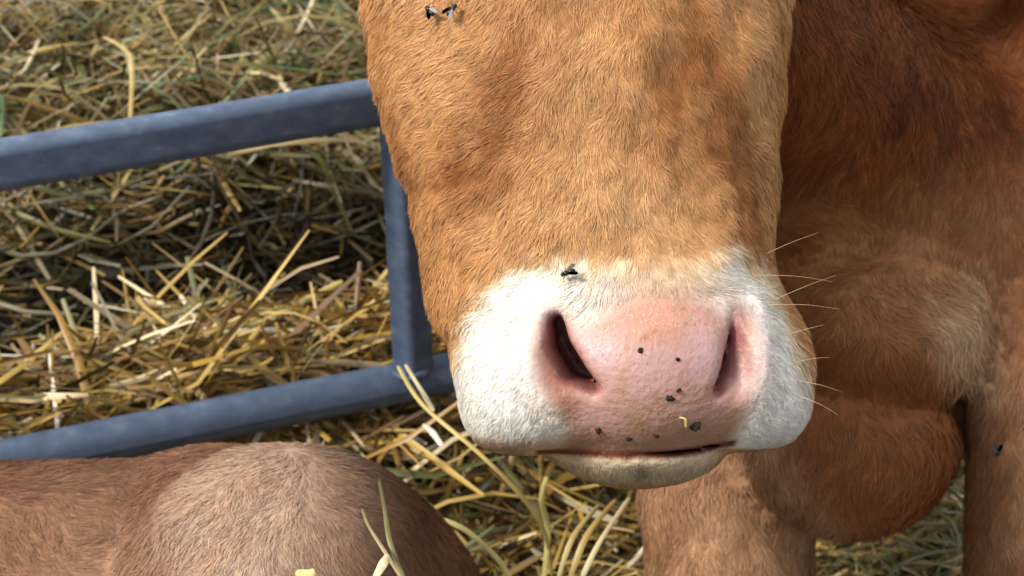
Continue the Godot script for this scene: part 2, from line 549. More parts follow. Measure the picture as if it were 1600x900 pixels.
# ---------------------------------------------------------------- the cow's body (world metres)
func body_sdf(p: Vector3) -> float:
	var d := cone(p, Vector3(0.0734, 1.0065, -1.2032), Vector3(0.4108, 0.9366, -1.6340), 0.12, 0.21)
	d = smin(d, cone(p, Vector3(0.1482, 0.8300, -1.1320), Vector3(0.4071, 0.5918, -1.2857), 0.12, 0.19), 0.08)
	d = smin(d, cone(p, Vector3(0.44, 0.93, -1.6), Vector3(0.75, 0.95, -2.75), 0.29, 0.33), 0.12)
	if p.z > -1.75:
		d = smin(d, ell(p, Vector3(0.4178, 0.5521, -1.2561), Vector3(0.20, 0.21, 0.2)), 0.06)
		d = smin(d, ell(p, Vector3(0.5712, 0.6485, -1.2901), Vector3(0.13, 0.26, 0.16)), 0.04)
		d = smin(d, ell(p, Vector3(0.2415, 0.5918, -1.2857), Vector3(0.12, 0.24, 0.15)), 0.05)
		if p.y < 0.85:
			d = smin(d, ell(p, Vector3(0.3346, 0.5658, -1.0418), Vector3(0.100, 0.068, 0.085)), 0.04)
			d = smin(d, dewlap(p), 0.007)
			d = smin(d, leg(p, 0), 0.006)
			d = smin(d, leg(p, 1), 0.010)
	elif p.y < 0.95:
		d = smin(d, hind(p, 0.60), 0.06)
		d = smin(d, hind(p, 0.93), 0.06)
	if p.z < -2.8:
		d = smin(d, cone(p, Vector3(0.8, 1.2, -3.05), Vector3(0.84, 0.5, -3.12), 0.03, 0.03), 0.03)
	return d

func dewlap(p: Vector3) -> float:
	var d := ell(p, Vector3(0.3064, 0.4799, -0.9963), Vector3(0.099, 0.071, 0.072))
	return smin(d, ell(p, Vector3(0.3041, 0.4482, -0.9815), Vector3(0.066, 0.046, 0.05)), 0.04)

func leg(p: Vector3, k: int) -> float:
	var d: float
	var x: float
	if k == 0:
		d = smin(cone(p, Vector3(0.2258, 0.4574, -1.2010), Vector3(0.2154, 0.3678, -1.0819), 0.100, 0.0865), cone(p, Vector3(0.2154, 0.3678, -1.0819), Vector3(0.2176, 0.2980, -1.0384), 0.0865, 0.083), 0.01)
		x = 0.218
		p.z += 0.103
		p.y += 0.07
	else:
		d = smin(cone(p, Vector3(0.5418, 0.5846, -1.1499), Vector3(0.4942, 0.5099, -1.0047), 0.09, 0.078), cone(p, Vector3(0.4942, 0.5099, -1.0047), Vector3(0.4887, 0.3795, -0.9329), 0.078, 0.078), 0.01)
		x = 0.489
	if p.y < 0.45:
		d = smin(d, cone(p, Vector3(x, 0.38, -0.935), Vector3(x, 0.29, -0.93), 0.074, 0.062), 0.01)
		d = smin(d, cone(p, Vector3(x, 0.27, -0.935), Vector3(x, 0.12, -0.945), 0.045, 0.037), 0.02)
		d = smin(d, cone(p, Vector3(x, 0.11, -0.945), Vector3(x, 0.05, -0.925), 0.044, 0.05), 0.02)
		d = smin(d, smax(cone(p, Vector3(x, 0.05, -0.925), Vector3(x, 0.0, -0.9), 0.05, 0.062), 0.002 - p.y, 0.004), 0.008)
	return d

func hind(p: Vector3, x: float) -> float:
	var d := cone(p, Vector3(x, 0.8, -2.7), Vector3(x, 0.55, -2.85), 0.16, 0.09)
	d = smin(d, cone(p, Vector3(x, 0.55, -2.85), Vector3(x, 0.42, -2.95), 0.08, 0.055), 0.03)
	d = smin(d, cone(p, Vector3(x, 0.42, -2.95), Vector3(x, 0.1, -2.9), 0.05, 0.042), 0.02)
	return smin(d, smax(cone(p, Vector3(x, 0.08, -2.9), Vector3(x, 0.0, -2.87), 0.05, 0.062), 0.002 - p.y, 0.004), 0.01)

var fold := PackedVector2Array([Vector3(0.3421, 0.6192, -1.0447), Vector3(0.3744, 0.5631, -1.0406), Vector3(0.4130, 0.5115, -1.0276), Vector3(0.4234, 0.5257, -1.0121), Vector3(0.4292, 0.6255, -1.0587)].map(func(v): return Vector2(v.x, v.y)))

func body_colour(p: Vector3) -> Color:
	var a := n_mid.get_noise_3d(p.x * 14.0, p.y * 9.0, p.z * 14.0)
	var b := n_fine.get_noise_3d(p.x * 60.0, p.y * 35.0, p.z * 60.0)
	var c := lin(0.215, 0.063, 0.018).lerp(lin(0.085, 0.023, 0.008), clampf(0.25 + a * 0.7 + b * 0.35, 0.0, 1.0))
	var legs := smoothstep(0.66, 0.5, p.y) * smoothstep(-1.26, -1.16, p.z) * clampf(smoothstep(0.33, 0.27, p.x + 0.7 * maxf(0.0, p.y - 0.42)) + 0.75 * smoothstep(0.39, 0.43, p.x), 0.0, 1.0)
	c = c.lerp(lin(0.26, 0.096, 0.036).lerp(lin(0.40, 0.18, 0.075), smoothstep(0.585, 0.61, p.y) * clampf(0.8 + a, 0.3, 1.0)), 0.8 * smoothstep(0.74, 0.66, p.y) * smoothstep(-1.25, -1.1, p.z))  # chest fold coloured lighter as if lit, dewlap below kept darker
	c = c.lerp(lin(0.50, 0.285, 0.16).lerp(lin(0.24, 0.105, 0.048), clampf(0.3 + a * 0.6 + b * 0.3, 0.0, 1.0)), legs)
	# pale skin fold between brisket and shoulder
	var fold_at := poly_dist(Vector2(p.x, p.y), fold) + 0.004 * b
	if p.z > -1.3:
		c = c.lerp(lin(0.60, 0.41, 0.25), 0.66 * smoothstep(0.014, -0.020, fold_at))
	if p.y < 0.07:
		c = lin(0.06, 0.045, 0.03)
	return c

func body_style(p: Vector3, n: Vector3) -> Array:
	if p.y < 0.27 or p.y > 0.93 or p.z < -1.5 or p.x < 0.05 or p.x > 0.72 or n.dot(Vector3(0.2, 1.1, 0.1) - p) < -0.15:
		return []
	var d := Vector3(0.15 * sin(p.x * 20.0), -1.0, 0.5)
	if p.y > 0.6:
		d += Vector3(n_mid.get_noise_3d(p.x * 7.0, p.y * 7.0, p.z * 7.0) * 2.2, 0, 0)
	d = d.rotated(n, n_mid.get_noise_3d(p.x * 18.0, p.y * 18.0, p.z * 18.0) * 1.1)
	return [3.2e5, 0.015, 0.0009, d, body_colour(p), 0.18]

# ---------------------------------------------------------------- the calf (world metres)
func calf_sdf(p: Vector3) -> float:
	var d := cone(p, Vector3(-0.6954, 0.3248, -0.8964), Vector3(-0.3188, 0.3118, -0.9234), 0.165, 0.166)
	var h := box_ell(p, Vector3(-0.1944, 0.3930, -0.8620), Vector3(0.134, 0.140, 0.135), 2.3)
	h = smin(h, ell(p, Vector3(-0.1305, 0.3285, -0.9202), Vector3(0.105, 0.118, 0.12)), 0.06)
	h = smin(h, cone(p, Vector3(-0.1957, 0.4080, -0.8138), Vector3(-0.2500, 0.3783, -0.7668), 0.085, 0.06), 0.04)
	d = smin(d, h, 0.016)
	d = smin(d, ell(p, Vector3(-0.2610, 0.4337, -0.9692), Vector3(0.07, 0.045, 0.06)), 0.04)
	d = smin(d, cone(p, Vector3(-0.0660, 0.3482, -0.9735), Vector3(-0.0138, 0.3211, -0.8505), 0.022, 0.014), 0.03)
	if p.x < -0.4:
		d = smin(d, cone(p, Vector3(-0.6888, 0.3678, -0.8944), Vector3(-0.7950, 0.4887, -0.8845), 0.12, 0.085), 0.06)
		d = smin(d, cone(p, Vector3(-0.7950, 0.4935, -0.8868), Vector3(-0.7560, 0.5239, -0.7244), 0.085, 0.048), 0.04)
		d = smin(d, ell(p, Vector3(-0.8700, 0.4836, -0.9925), Vector3(0.03, 0.025, 0.08)), 0.02)
		d = smin(d, cone(p, Vector3(-0.6195, 0.3232, -0.7963), Vector3(-0.6800, 0.3375, -0.7478), 0.06, 0.04), 0.04)
	return d

func calf_colour(p: Vector3) -> Color:
	var a := n_mid.get_noise_3d(p.x * 22.0, p.y * 15.0, p.z * 22.0)
	var b := n_fine.get_noise_3d(p.x * 75.0, p.y * 45.0, p.z * 75.0)
	var c := lin(0.42, 0.225, 0.135).lerp(lin(0.22, 0.10, 0.055), clampf(0.3 + a * 0.8 + b * 0.5, 0.0, 1.0))
	c = c.lerp(lin(0.24, 0.105, 0.055), 0.5 * smoothstep(Vector3(-0.3080, 0.4607, -0.9156).x, Vector3(-0.3355, 0.4607, -0.9156).x, p.x))
	var seat := Vector3(-0.2100, 0.5052, -0.8260)
	var e := (p - seat) / Vector3(0.12, 0.10, 0.25)
	c = c.lerp(lin(0.52, 0.37, 0.27), 0.9 * exp(-e.length_squared()) * clampf(0.9 + a * 0.5, 0.0, 1.0))
	var spine := Vector3(-0.2558, 0.4931, -0.9307)
	e = (p - spine) / Vector3(0.035, 0.022, 0.2)
	c = c.lerp(lin(0.16, 0.045, 0.015), 0.8 * exp(-e.length_squared()))
	spine = Vector3(-0.3135, 0.4881, -0.9284)
	e = (p - spine) / Vector3(0.04, 0.018, 0.2)
	c = c.lerp(lin(0.16, 0.05, 0.018), 0.7 * exp(-e.length_squared()))
	var dock := Vector3(-0.1134, 0.4625, -0.8944)
	e = (p - dock) / Vector3(0.05, 0.035, 0.2)
	c = c.lerp(lin(0.10, 0.032, 0.018), 0.85 * exp(-e.length_squared()))  # shadow of the hip and tail fold painted into the coat
	c = c.lerp(lin(0.17, 0.075, 0.045), 0.55 * smoothstep(Vector3(-0.1100, 0.4607, -0.9156).x, Vector3(-0.0550, 0.4607, -0.9156).x, p.x))
	return c

func calf_style(p: Vector3, n: Vector3) -> Array:
	if p.x < -0.56 or p.z < -1.3 or n.dot(Vector3(0.0, 1.1, 0.1) - p) < -0.15 or p.y < 0.22:
		return []
	var seat := Vector3(-0.2090, 0.4806, -0.9249)
	var d := Vector3(0.3, -1.0, 0.3)
	if p.x < Vector3(-0.3217, 0.4607, -0.9156).x:
		d = Vector3(0.9, -0.9, 0.2)
	else:
		d = Vector3(-0.25 + 0.9 * smoothstep(-0.06, 0.24, p.x - seat.x), -1.0, 0.3)
	d = d.rotated(n, n_mid.get_noise_3d(p.x * 16.0, p.y * 16.0, p.z * 16.0) * 1.2)
	return [5.0e5, 0.013, 0.00072, d, calf_colour(p), 0.17]

# ---------------------------------------------------------------- straw and hay
func gate_z(x: float) -> float:
	return -1.4027 - 0.394 * minf(x, 0.0)

func heap_height(x: float, z: float) -> float:
	var s := gate_z(x) - z
	var wob := n_big.get_noise_2d(x * 1.6, z * 1.6)
	s += wob * 0.10
	var pts := [[-0.30, 0.13], [-0.14, 0.16], [0.02, 0.31], [0.10, 0.345], [0.19, 0.335], [0.31, 0.18], [0.46, 0.16], [0.58, 0.42], [0.8, 0.52], [1.0, 0.58], [1.8, 0.82], [2.6, 0.95], [3.6, 0.5], [4.4, -0.05]]
	var h := 0.13
	if s > pts[0][0]:
		h = -0.05
		for k in pts.size() - 1:
			if s < pts[k + 1][0]:
				h = lerpf(pts[k][1], pts[k + 1][1], smoothstep(pts[k][0], pts[k + 1][0], s))
				break
	var fade := smoothstep(0.22, -0.05, x)
	h = lerpf(0.085, h, fade) if s > -0.3 else lerpf(0.085, h, smoothstep(0.3, 0.0, x))
	h *= smoothstep(-3.4, -2.2, x) if s > -0.1 else 1.0
	return h + 0.025 * n_big.get_noise_2d(x * 6.0, z * 6.0) + 0.022 * n_mid.get_noise_2d(x * 13.0, z * 13.0)

class Blades:
	var v := PackedVector3Array()
	var n := PackedVector3Array()
	var c := PackedColorArray()
	var i := PackedInt32Array()

	# a stalk along pts: a shallow roof of two strips, ridge up
	func add(pts: Array, wide: float, up_: Vector3, col: Color, ridge: float, twist := 0.0, uneven := 0.0, seed_ := 0.0) -> void:
		var first := v.size()
		var m := pts.size()
		for k in m:
			var along: Vector3 = (pts[mini(k + 1, m - 1)] - pts[maxi(k - 1, 0)]).normalized()
			var up := up_.rotated(along, twist * (float(k) / (m - 1) - 0.5))
			var side := along.cross(up).normalized()
			var nn := side.cross(along).normalized()
			var w := wide * 0.5 * (1.0 if k > 0 and k < m - 1 else 0.6) * (1.0 + uneven * sin(seed_ + k * (9.0 / m)))
			var shade := 1.0 + uneven * 0.8 * sin(seed_ * 1.7 + k * 1.9)
			var cc := Color(col.r * shade, col.g * shade, col.b * shade * (1.0 + uneven * 0.5 * sin(seed_ + k)))
			var p: Vector3 = pts[k]
			v.append(p - side * w)
			v.append(p + nn * w * ridge)
			v.append(p + side * w)
			n.append((nn - side * ridge).normalized())
			n.append(nn)
			n.append((nn + side * ridge).normalized())
			c.append(cc)
			c.append(cc)
			c.append(cc)
		for k in m - 1:
			var b := first + 3 * k
			i.append_array([b, b + 3, b + 1, b + 1, b + 3, b + 4, b + 1, b + 4, b + 2, b + 2, b + 4, b + 5])

func straw_colour(r: RandomNumberGenerator, green: float) -> Color:
	var t := r.randf()
	var c: Color
	if t < green * 0.65:
		c = lin(0.085, 0.10, 0.032).lerp(lin(0.21, 0.21, 0.085), r.randf())
	elif t < 0.40 + green * 0.3:
		c = lin(0.46, 0.32, 0.085).lerp(lin(0.56, 0.42, 0.15), r.randf())
	elif t < 0.62 + green * 0.15:
		c = lin(0.30, 0.18, 0.035).lerp(lin(0.40, 0.27, 0.065), r.randf())
	elif t < 0.79 + green * 0.03:
		c = lin(0.62, 0.52, 0.32).lerp(lin(0.78, 0.73, 0.62), r.randf())
	else:
		c = lin(0.16, 0.095, 0.03).lerp(lin(0.28, 0.18, 0.06), r.randf())
	if c.b < 0.3:
		c = Color(c.r * 0.90, c.g * 0.86, c.b * 0.76)
	return c.lerp(lin(0.17, 0.155, 0.08), green * 0.42)

func strew(b: Blades, r: RandomNumberGenerator, many: int, x0: float, x1: float, z0: float, z1: float, keep: Callable) -> void:
	for k in many:
		var x := r.randf_range(x0, x1)
		var z := r.randf_range(z0, z1)
		var s: Array = keep.call(x, z)                   # [chance, longest, widest, green, lie]
		if r.randf() > s[0]:
			continue
		var h := heap_height(x, z)
		var e := 0.03
		var nrm := Vector3(heap_height(x - e, z) - heap_height(x + e, z), 2.0 * e, heap_height(x, z - e) - heap_height(x, z + e)).normalized()
		nrm = nrm.lerp(Vector3.UP, 0.3).normalized()
		var ang := r.randf() * TAU
		if r.randf() < 0.5:
			ang = r.randfn(0.0, 0.5)                     # many lie across
		var dir := Vector3(cos(ang), 0, sin(ang))
		dir = (dir - nrm * dir.dot(nrm)).normalized()
		var depth := r.randf()
		var tilt := clampf(r.randfn(0.0, s[4] as float), -0.7, 0.7)
		var along := (dir + nrm * tilt).normalized()
		var long: float = s[1] * r.randf_range(0.35, 1.0)
		var wide: float = s[2] * r.randf_range(0.35, 1.0)
		if r.randf() < 0.06:                             # a flat leaf
			wide *= 1.9
			long *= 0.5
		var p := Vector3(x, h, z) + nrm * (-0.075 + 0.095 * depth)
		var curve := (nrm * r.randfn(-0.02, 0.07 + 0.08 * s[3]) + dir.cross(nrm) * r.randfn(0.0, 0.10 + 0.12 * s[3])) * long
		var kink := r.randf_range(0.3, 0.7) if r.randf() < 0.22 else 2.0
		var pts := []
		var kd := (along + nrm * r.randfn(0.0, 0.5) + dir.cross(nrm) * r.randfn(0.0, 0.7)).normalized()
		for j in 6:
			var t := j / 5.0 - 0.5
			var q := p + along * long * t + curve * (0.25 - t * t) * 4.0
			if t + 0.5 > kink:
				q = p + along * long * (kink - 0.5) + curve * (0.25 - (kink - 0.5) * (kink - 0.5)) * 4.0 + kd * long * (t + 0.5 - kink)
			pts.append(q)
		var hit := false
		for q: Vector3 in pts:
			var on_rail := Vector3(q.x, 0.3458 - 0.0142 * (-0.078 - q.x), -1.372 - 0.394 * (q.x + 0.078))
			if q.x < 0.0 and (q.distance_to(on_rail) < 0.036 or q.x < 0.0 and q.z > on_rail.z + 0.01 and q.z < on_rail.z + 0.09 and q.y > 0.32 or absf(q.y - 0.69) < 0.045 and absf(q.z - on_rail.z) < 0.03):
				hit = true
			if Vector2(q.x + 0.12, q.z + 1.356).length() < 0.03:
				hit = true
		if hit:
			continue
		var col := straw_colour(r, s[3])
		var patch := n_mid.get_noise_2d(x * 5.0 + 30.0, z * 5.0)
		if patch > 0.22:
			col = Color(col.r * 0.55, col.g * 0.48, col.b * 0.38)
		elif patch < -0.25 and s[3] > 0.2:
			col = col.lerp(lin(0.11, 0.13, 0.05), 0.55)
		if s[3] > 0.25 and r.randf() < 0.04:
			col = lin(0.05, 0.11, 0.03)
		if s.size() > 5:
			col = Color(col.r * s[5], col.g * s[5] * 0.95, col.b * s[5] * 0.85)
		b.add(pts, wide, (nrm + dir.cross(nrm) * r.randfn(0.0, 0.6)).normalized(), col, r.randf_range(0.15, 0.8), r.randfn(0.0, 0.9), r.randf_range(0.05, 0.30), r.randf() * TAU)

func heap_keep(x: float, z: float) -> Array:
	var s := gate_z(x) - z + n_big.get_noise_2d(x * 1.6, z * 1.6) * 0.10
	if s < 0.0:
		return [0.6, 0.34, 0.0075, 0.15, 0.25]
	if s < 0.24:
		return [0.75, 0.40, 0.0100, 0.04, 0.26, 1.12]
	if s < 0.62:                                         # the hollow: its shade is put into the blade colours
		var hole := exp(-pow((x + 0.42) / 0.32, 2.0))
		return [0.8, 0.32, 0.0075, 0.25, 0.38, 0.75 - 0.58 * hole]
	return [0.72, 0.30, 0.0080, 0.55, 0.5, 1.08]

func chaff_keep(_x: float, _z: float) -> Array:
	return [1.0, 0.055, 0.008, 0.15, 0.4, 1.05]

func bed_keep(x: float, z: float) -> Array:
	if x > 0.05:
		return [0.8, 0.16, 0.0062, 0.5, 0.42, 0.9]
	return [0.8, 0.3, 0.0075, 0.25, 0.33]

func heap_mesh(x0: float, x1: float, z0: float, z1: float, step: float, drop: float) -> ArrayMesh:
	var st := SurfaceTool.new()
	st.begin(Mesh.PRIMITIVE_TRIANGLES)
	st.set_smooth_group(0)
	var nx := int((x1 - x0) / step)
	var nz := int((z1 - z0) / step)
	for j in nz + 1:
		for i in nx + 1:
			var x := x0 + i * step
			var z := z0 + j * step
			var a := n_fine.get_noise_2d(x * 30.0, z * 30.0)
			st.set_color(lin(0.040, 0.026, 0.012).lerp(lin(0.018, 0.015, 0.008), clampf(0.5 + a, 0.0, 1.0)))
			st.add_vertex(Vector3(x, heap_height(x, z) - drop + 0.012 * a, z))
	for j in nz:
		for i in nx:
			var k := j * (nx + 1) + i
			for q in [k, k + 1, k + nx + 1, k + 1, k + nx + 2, k + nx + 1]:
				st.add_index(q)
	st.generate_normals()
	return st.commit()

# ---------------------------------------------------------------- tubes of the barrier
func round_rect(w: float, h: float, r: float) -> PackedVector2Array:
	var o := PackedVector2Array()
	for k in 4:
		var c := Vector2((w / 2 - r) * (1 if k in [0, 3] else -1), (h / 2 - r) * (1 if k < 2 else -1))
		for j in 6:
			var a := (k + j / 5.0) * PI / 2
			o.append(c + Vector2(cos(a), sin(a)) * r)
	return o

func extrude(prof: PackedVector2Array, a: Vector3, b: Vector3, up: Vector3, roll := 0.0) -> ArrayMesh:
	var st := SurfaceTool.new()
	st.begin(Mesh.PRIMITIVE_TRIANGLES)
	var along := (b - a).normalized()
	var side := along.cross(up).normalized().rotated(along, roll)
	var rise := side.cross(along)
	var m := prof.size()
	var rings := maxi(2, int(a.distance_to(b) / 0.03))
	for e in rings + 1:
		for k in m:
			var t := (prof[(k + 1) % m] - prof[(k + m - 1) % m]).normalized()
			st.set_normal((side * t.y - rise * t.x).normalized())
			var p := a.lerp(b, float(e) / rings) + side * prof[k].x + rise * prof[k].y
			# dents of old steel
			p += (side * prof[k].x + rise * prof[k].y) * 0.03 * n_mid.get_noise_3d(p.x * 14.0, p.y * 14.0, p.z * 14.0)
			st.add_vertex(p)
	for e in rings:
		for k in m:
			var i0 := e * m + k
			var i1 := e * m + (k + 1) % m
			for q in [i0, i1, i0 + m, i1, i1 + m, i0 + m]:
				st.add_index(q)
	var base := (rings + 1) * m
	for e in 2:
		st.set_normal(along * (1 if e else -1))
		st.add_vertex(b if e else a)
		for k in m:
			var p := (b if e else a) + side * prof[k].x + rise * prof[k].y
			st.add_vertex(p)
		for k in m:
			var q0 := base + 1 + k
			var q1 := base + 1 + (k + 1) % m
			st.add_index(base)
			st.add_index(q0 if e else q1)
			st.add_index(q1 if e else q0)
		base += m + 1
	return st.commit()

func lump(r: Vector3, rough: float, seed_: int, rings := 8) -> ArrayMesh:
	var s := SphereMesh.new()
	s.radius = 1.0
	s.height = 2.0
	s.radial_segments = rings * 2
	s.rings = rings
	var a := s.get_mesh_arrays()
	var v: PackedVector3Array = a[Mesh.ARRAY_VERTEX]
	for k in v.size():
		var q := v[k]
		v[k] = q * r * (1.0 + rough * n_mid.get_noise_3d(q.x * 3.0 + seed_ * 9.0, q.y * 3.0, q.z * 3.0))
	var st := SurfaceTool.new()
	a[Mesh.ARRAY_VERTEX] = v
	var am := ArrayMesh.new()
	am.add_surface_from_arrays(Mesh.PRIMITIVE_TRIANGLES, a)
	st.create_from(am, 0)
	st.generate_normals()
	return st.commit()

func tube(pts: Array, radii: Array, sides := 6) -> ArrayMesh:
	var v := PackedVector3Array()
	var n := PackedVector3Array()
	var i := PackedInt32Array()
	var m := pts.size()
	for k in m:
		var along: Vector3 = (pts[mini(k + 1, m - 1)] - pts[maxi(k - 1, 0)]).normalized()
		var side := along.cross(Vector3(0.3, 0.2, 0.93)).normalized()
		var up := side.cross(along)
		for s in sides:
			var d := side * cos(TAU * s / sides) + up * sin(TAU * s / sides)
			v.append(pts[k] + d * radii[k])
			n.append(d)
	for k in m - 1:
		for s in sides:
			var a := k * sides + s
			var b := k * sides + (s + 1) % sides
			i.append_array([a, b, a + sides, b, b + sides, a + sides])
	return mesh_of(v, n, PackedColorArray(), i)

func smooth(pts: Array, per := 6) -> Array:
	var c := Curve3D.new()
	for k in pts.size():
		var t: Vector3 = (pts[mini(k + 1, pts.size() - 1)] - pts[maxi(k - 1, 0)]) / 6.0
		c.add_point(pts[k], -t, t)
	var o := []
	for k in (pts.size() - 1) * per + 1:
		o.append(c.samplef(float(k) / per))
	return o

# ---------------------------------------------------------------- flies
var fly_body_mat := StandardMaterial3D.new()
var fly_wing_mat := StandardMaterial3D.new()

func fly(label: String, at: Vector3, basis: Basis, size: float) -> void:
	# basis: x forward, y away from the coat
	var o := thing("fly", label, "fly", at, "flies on the cow")
	o.transform.basis = basis.orthonormalized().scaled(Vector3.ONE * size)
	part("abdomen", lump(Vector3(0.30, 0.19, 0.20), 0.05, 1), fly_body_mat, o, Transform3D(Basis(), Vector3(-0.22, 0.22, 0)))
	part("thorax", lump(Vector3(0.22, 0.19, 0.19), 0.05, 2), fly_body_mat, o, Transform3D(Basis(), Vector3(0.16, 0.25, 0)))
	part("head", lump(Vector3(0.12, 0.13, 0.16), 0.04, 3), fly_body_mat, o, Transform3D(Basis(), Vector3(0.42, 0.22, 0)))
	for s in [-1.0, 1.0]:
		var v := PackedVector3Array([Vector3(0.14, 0.40, 0.07 * s), Vector3(-0.1, 0.44, 0.30 * s), Vector3(-0.42, 0.42, 0.46 * s), Vector3(-0.66, 0.38, 0.38 * s), Vector3(-0.55, 0.38, 0.20 * s), Vector3(-0.2, 0.42, 0.08 * s)])
		var n := PackedVector3Array()
		for k in 6:
			n.append(Vector3.UP)
		var w := mesh_of(v, n, PackedColorArray(), PackedInt32Array([0, 1, 5, 1, 2, 5, 2, 4, 5, 2, 3, 4]))
		part("wing", w, fly_wing_mat, o)
		for k in 3:
			var x := 0.30 - 0.16 * k
			part("leg", tube([Vector3(x, 0.18, 0.1 * s), Vector3(x + 0.12 - 0.16 * k, 0.28, 0.36 * s), Vector3(x + 0.18 - 0.26 * k, -0.02, 0.52 * s)], [0.03, 0.025, 0.015], 4), fly_body_mat, o)

# ----------------------------------------------------------------
func _ready() -> void:
	# camera
	var cam := Camera3D.new()
	cam.name = "camera"
	cam.position = Vector3(0, 1.1, 0)
	cam.rotation_degrees = Vector3(-25, 0, 0)
	cam.fov = 25.36
	cam.near = 0.05
	cam.far = 500.0
	var lens := CameraAttributesPhysical.new()
	lens.frustum_focal_length = 53.33
	lens.frustum_focus_distance = 0.84
	lens.frustum_near = 0.05
	lens.frustum_far = 500.0
	lens.exposure_aperture = 11.0
	cam.attributes = lens
	add_child(cam)
	cam.current = true
	# sky: bright overcast; the sun a wide soft patch high on the left
	var env := Environment.new()
	env.background_mode = Environment.BG_SKY
	var sky := Sky.new()
	var sm := ProceduralSkyMaterial.new()
	sm.sky_top_color = Color(0.85, 0.87, 0.89)
	sm.sky_horizon_color = Color(0.76, 0.77, 0.77)
	sm.sky_curve = 0.2
	sm.ground_bottom_color = Color(0.20, 0.17, 0.12)
	sm.ground_horizon_color = Color(0.45, 0.43, 0.38)
	sm.sun_angle_max = 1.0
	sky.sky_material = sm
	env.sky = sky
	env.tonemap_mode = Environment.TONE_MAPPER_LINEAR
	env.background_energy_multiplier = 0.5
	env.tonemap_exposure = 2.65
	env.sdfgi_enabled = true
	env.ssao_enabled = true
	env.ssil_enabled = true
	var we := WorldEnvironment.new()
	we.name = "sky"
	we.environment = env
	add_child(we)
	var sun := DirectionalLight3D.new()
	sun.name = "sun"
	sun.light_energy = 0.55
	sun.light_color = Color(1.0, 0.97, 0.92)
	sun.light_angular_distance = 14.0
	sun.shadow_enabled = true
	add_child(sun)
	sun.look_at_from_position(Vector3.ZERO, Vector3(0.95, -0.95, -0.42))

	rng.seed = 7
	n_big = noise(3, 1.0, 2)
	n_mid = noise(11, 1.0, 2)
	n_fine = noise(23, 1.0)
	var clock := Time.get_ticks_msec()

	# ground
	var soil := StandardMaterial3D.new()
	soil.albedo_texture = noise_tex(5, 0.02, 512, false, 1.0, FastNoiseLite.TYPE_SIMPLEX_SMOOTH, ramp_of(Color(0.20, 0.16, 0.11), Color(0.34, 0.28, 0.19)))
	soil.uv1_triplanar = true
	soil.uv1_world_triplanar = true
	soil.uv1_scale = Vector3.ONE * 0.7
	soil.roughness = 0.95
	var plane := PlaneMesh.new()
	plane.size = Vector2(400, 400)
	plane.subdivide_width = 8
	plane.subdivide_depth = 8
	top("ground", plane, soil, "bare brown trodden earth of the yard under the straw", "ground", "structure")

	# straw and hay
	var straw_mat := StandardMaterial3D.new()
	straw_mat.vertex_color_use_as_albedo = true
	straw_mat.roughness = 0.42
	straw_mat.metallic_specular = 0.5
	var litter_mat := StandardMaterial3D.new()
	litter_mat.vertex_color_use_as_albedo = true
	litter_mat.roughness = 0.9
	var r := RandomNumberGenerator.new()
	r.seed = 101
	var b := Blades.new()
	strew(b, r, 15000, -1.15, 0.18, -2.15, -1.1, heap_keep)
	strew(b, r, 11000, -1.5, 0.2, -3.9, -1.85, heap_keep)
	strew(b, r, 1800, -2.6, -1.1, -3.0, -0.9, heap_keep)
	strew(b, r, 2600, -1.1, 0.1, -2.6, -1.15, chaff_keep)
	var heap := heap_mesh(-3.5, 0.3, -6.4, -0.9, 0.05, 0.085)
	mesh_of(b.v, b.n, b.c, b.i, heap)
	heap.surface_set_material(0, litter_mat)
	heap.surface_set_material(1, straw_mat)
	top("hay_heap", heap, null, "heap of loose golden straw and greenish hay behind the blue-grey barrier", "hay", "stuff")
	b = Blades.new()
	strew(b, r, 8500, -0.55, 1.05, -1.75, -0.85, bed_keep)
	strew(b, r, 2600, -1.8, 1.5, -0.9, -0.2, bed_keep)
	strew(b, r, 1800, 0.9, 2.0, -2.6, -0.8, bed_keep)
	strew(b, r, 1500, -0.4, 0.9, -1.7, -0.9, chaff_keep)
	var bed := heap_mesh(0.25, 2.4, -4.2, -0.5, 0.06, 0.07)
	mesh_of(b.v, b.n, b.c, b.i, bed)
	var bed2 := heap_mesh(-3.5, 0.3, -0.95, 0.2, 0.06, 0.08)
	bed.add_surface_from_arrays(Mesh.PRIMITIVE_TRIANGLES, bed2.surface_get_arrays(0))
	bed.surface_set_material(0, litter_mat)
	bed.surface_set_material(1, straw_mat)
	bed.surface_set_material(2, litter_mat)
	top("straw_bedding", bed, null, "trodden straw bedding under the cow's forelegs and beside the calf", "straw", "stuff")
	print("straw ", Time.get_ticks_msec() - clock)

	build_gate()
	build_cow()
	print("cow ", Time.get_ticks_msec() - clock)
	build_calf()
	print("calf ", Time.get_ticks_msec() - clock)
	build_small()
	print("tris face ", $cow/face_hair.mesh.surface_get_array_index_len(0) / 3, " body ", $cow/body_hair.mesh.surface_get_array_index_len(0) / 3, " calf ", $calf/coat.mesh.surface_get_array_index_len(0) / 3, " heap ", $hay_heap.mesh.surface_get_array_index_len(1) / 3)
	print("all ", Time.get_ticks_msec() - clock)

func ramp_of(a: Color, b: Color) -> Gradient:
	var g := Gradient.new()
	g.set_color(0, a)
	g.set_color(1, b)
	return g

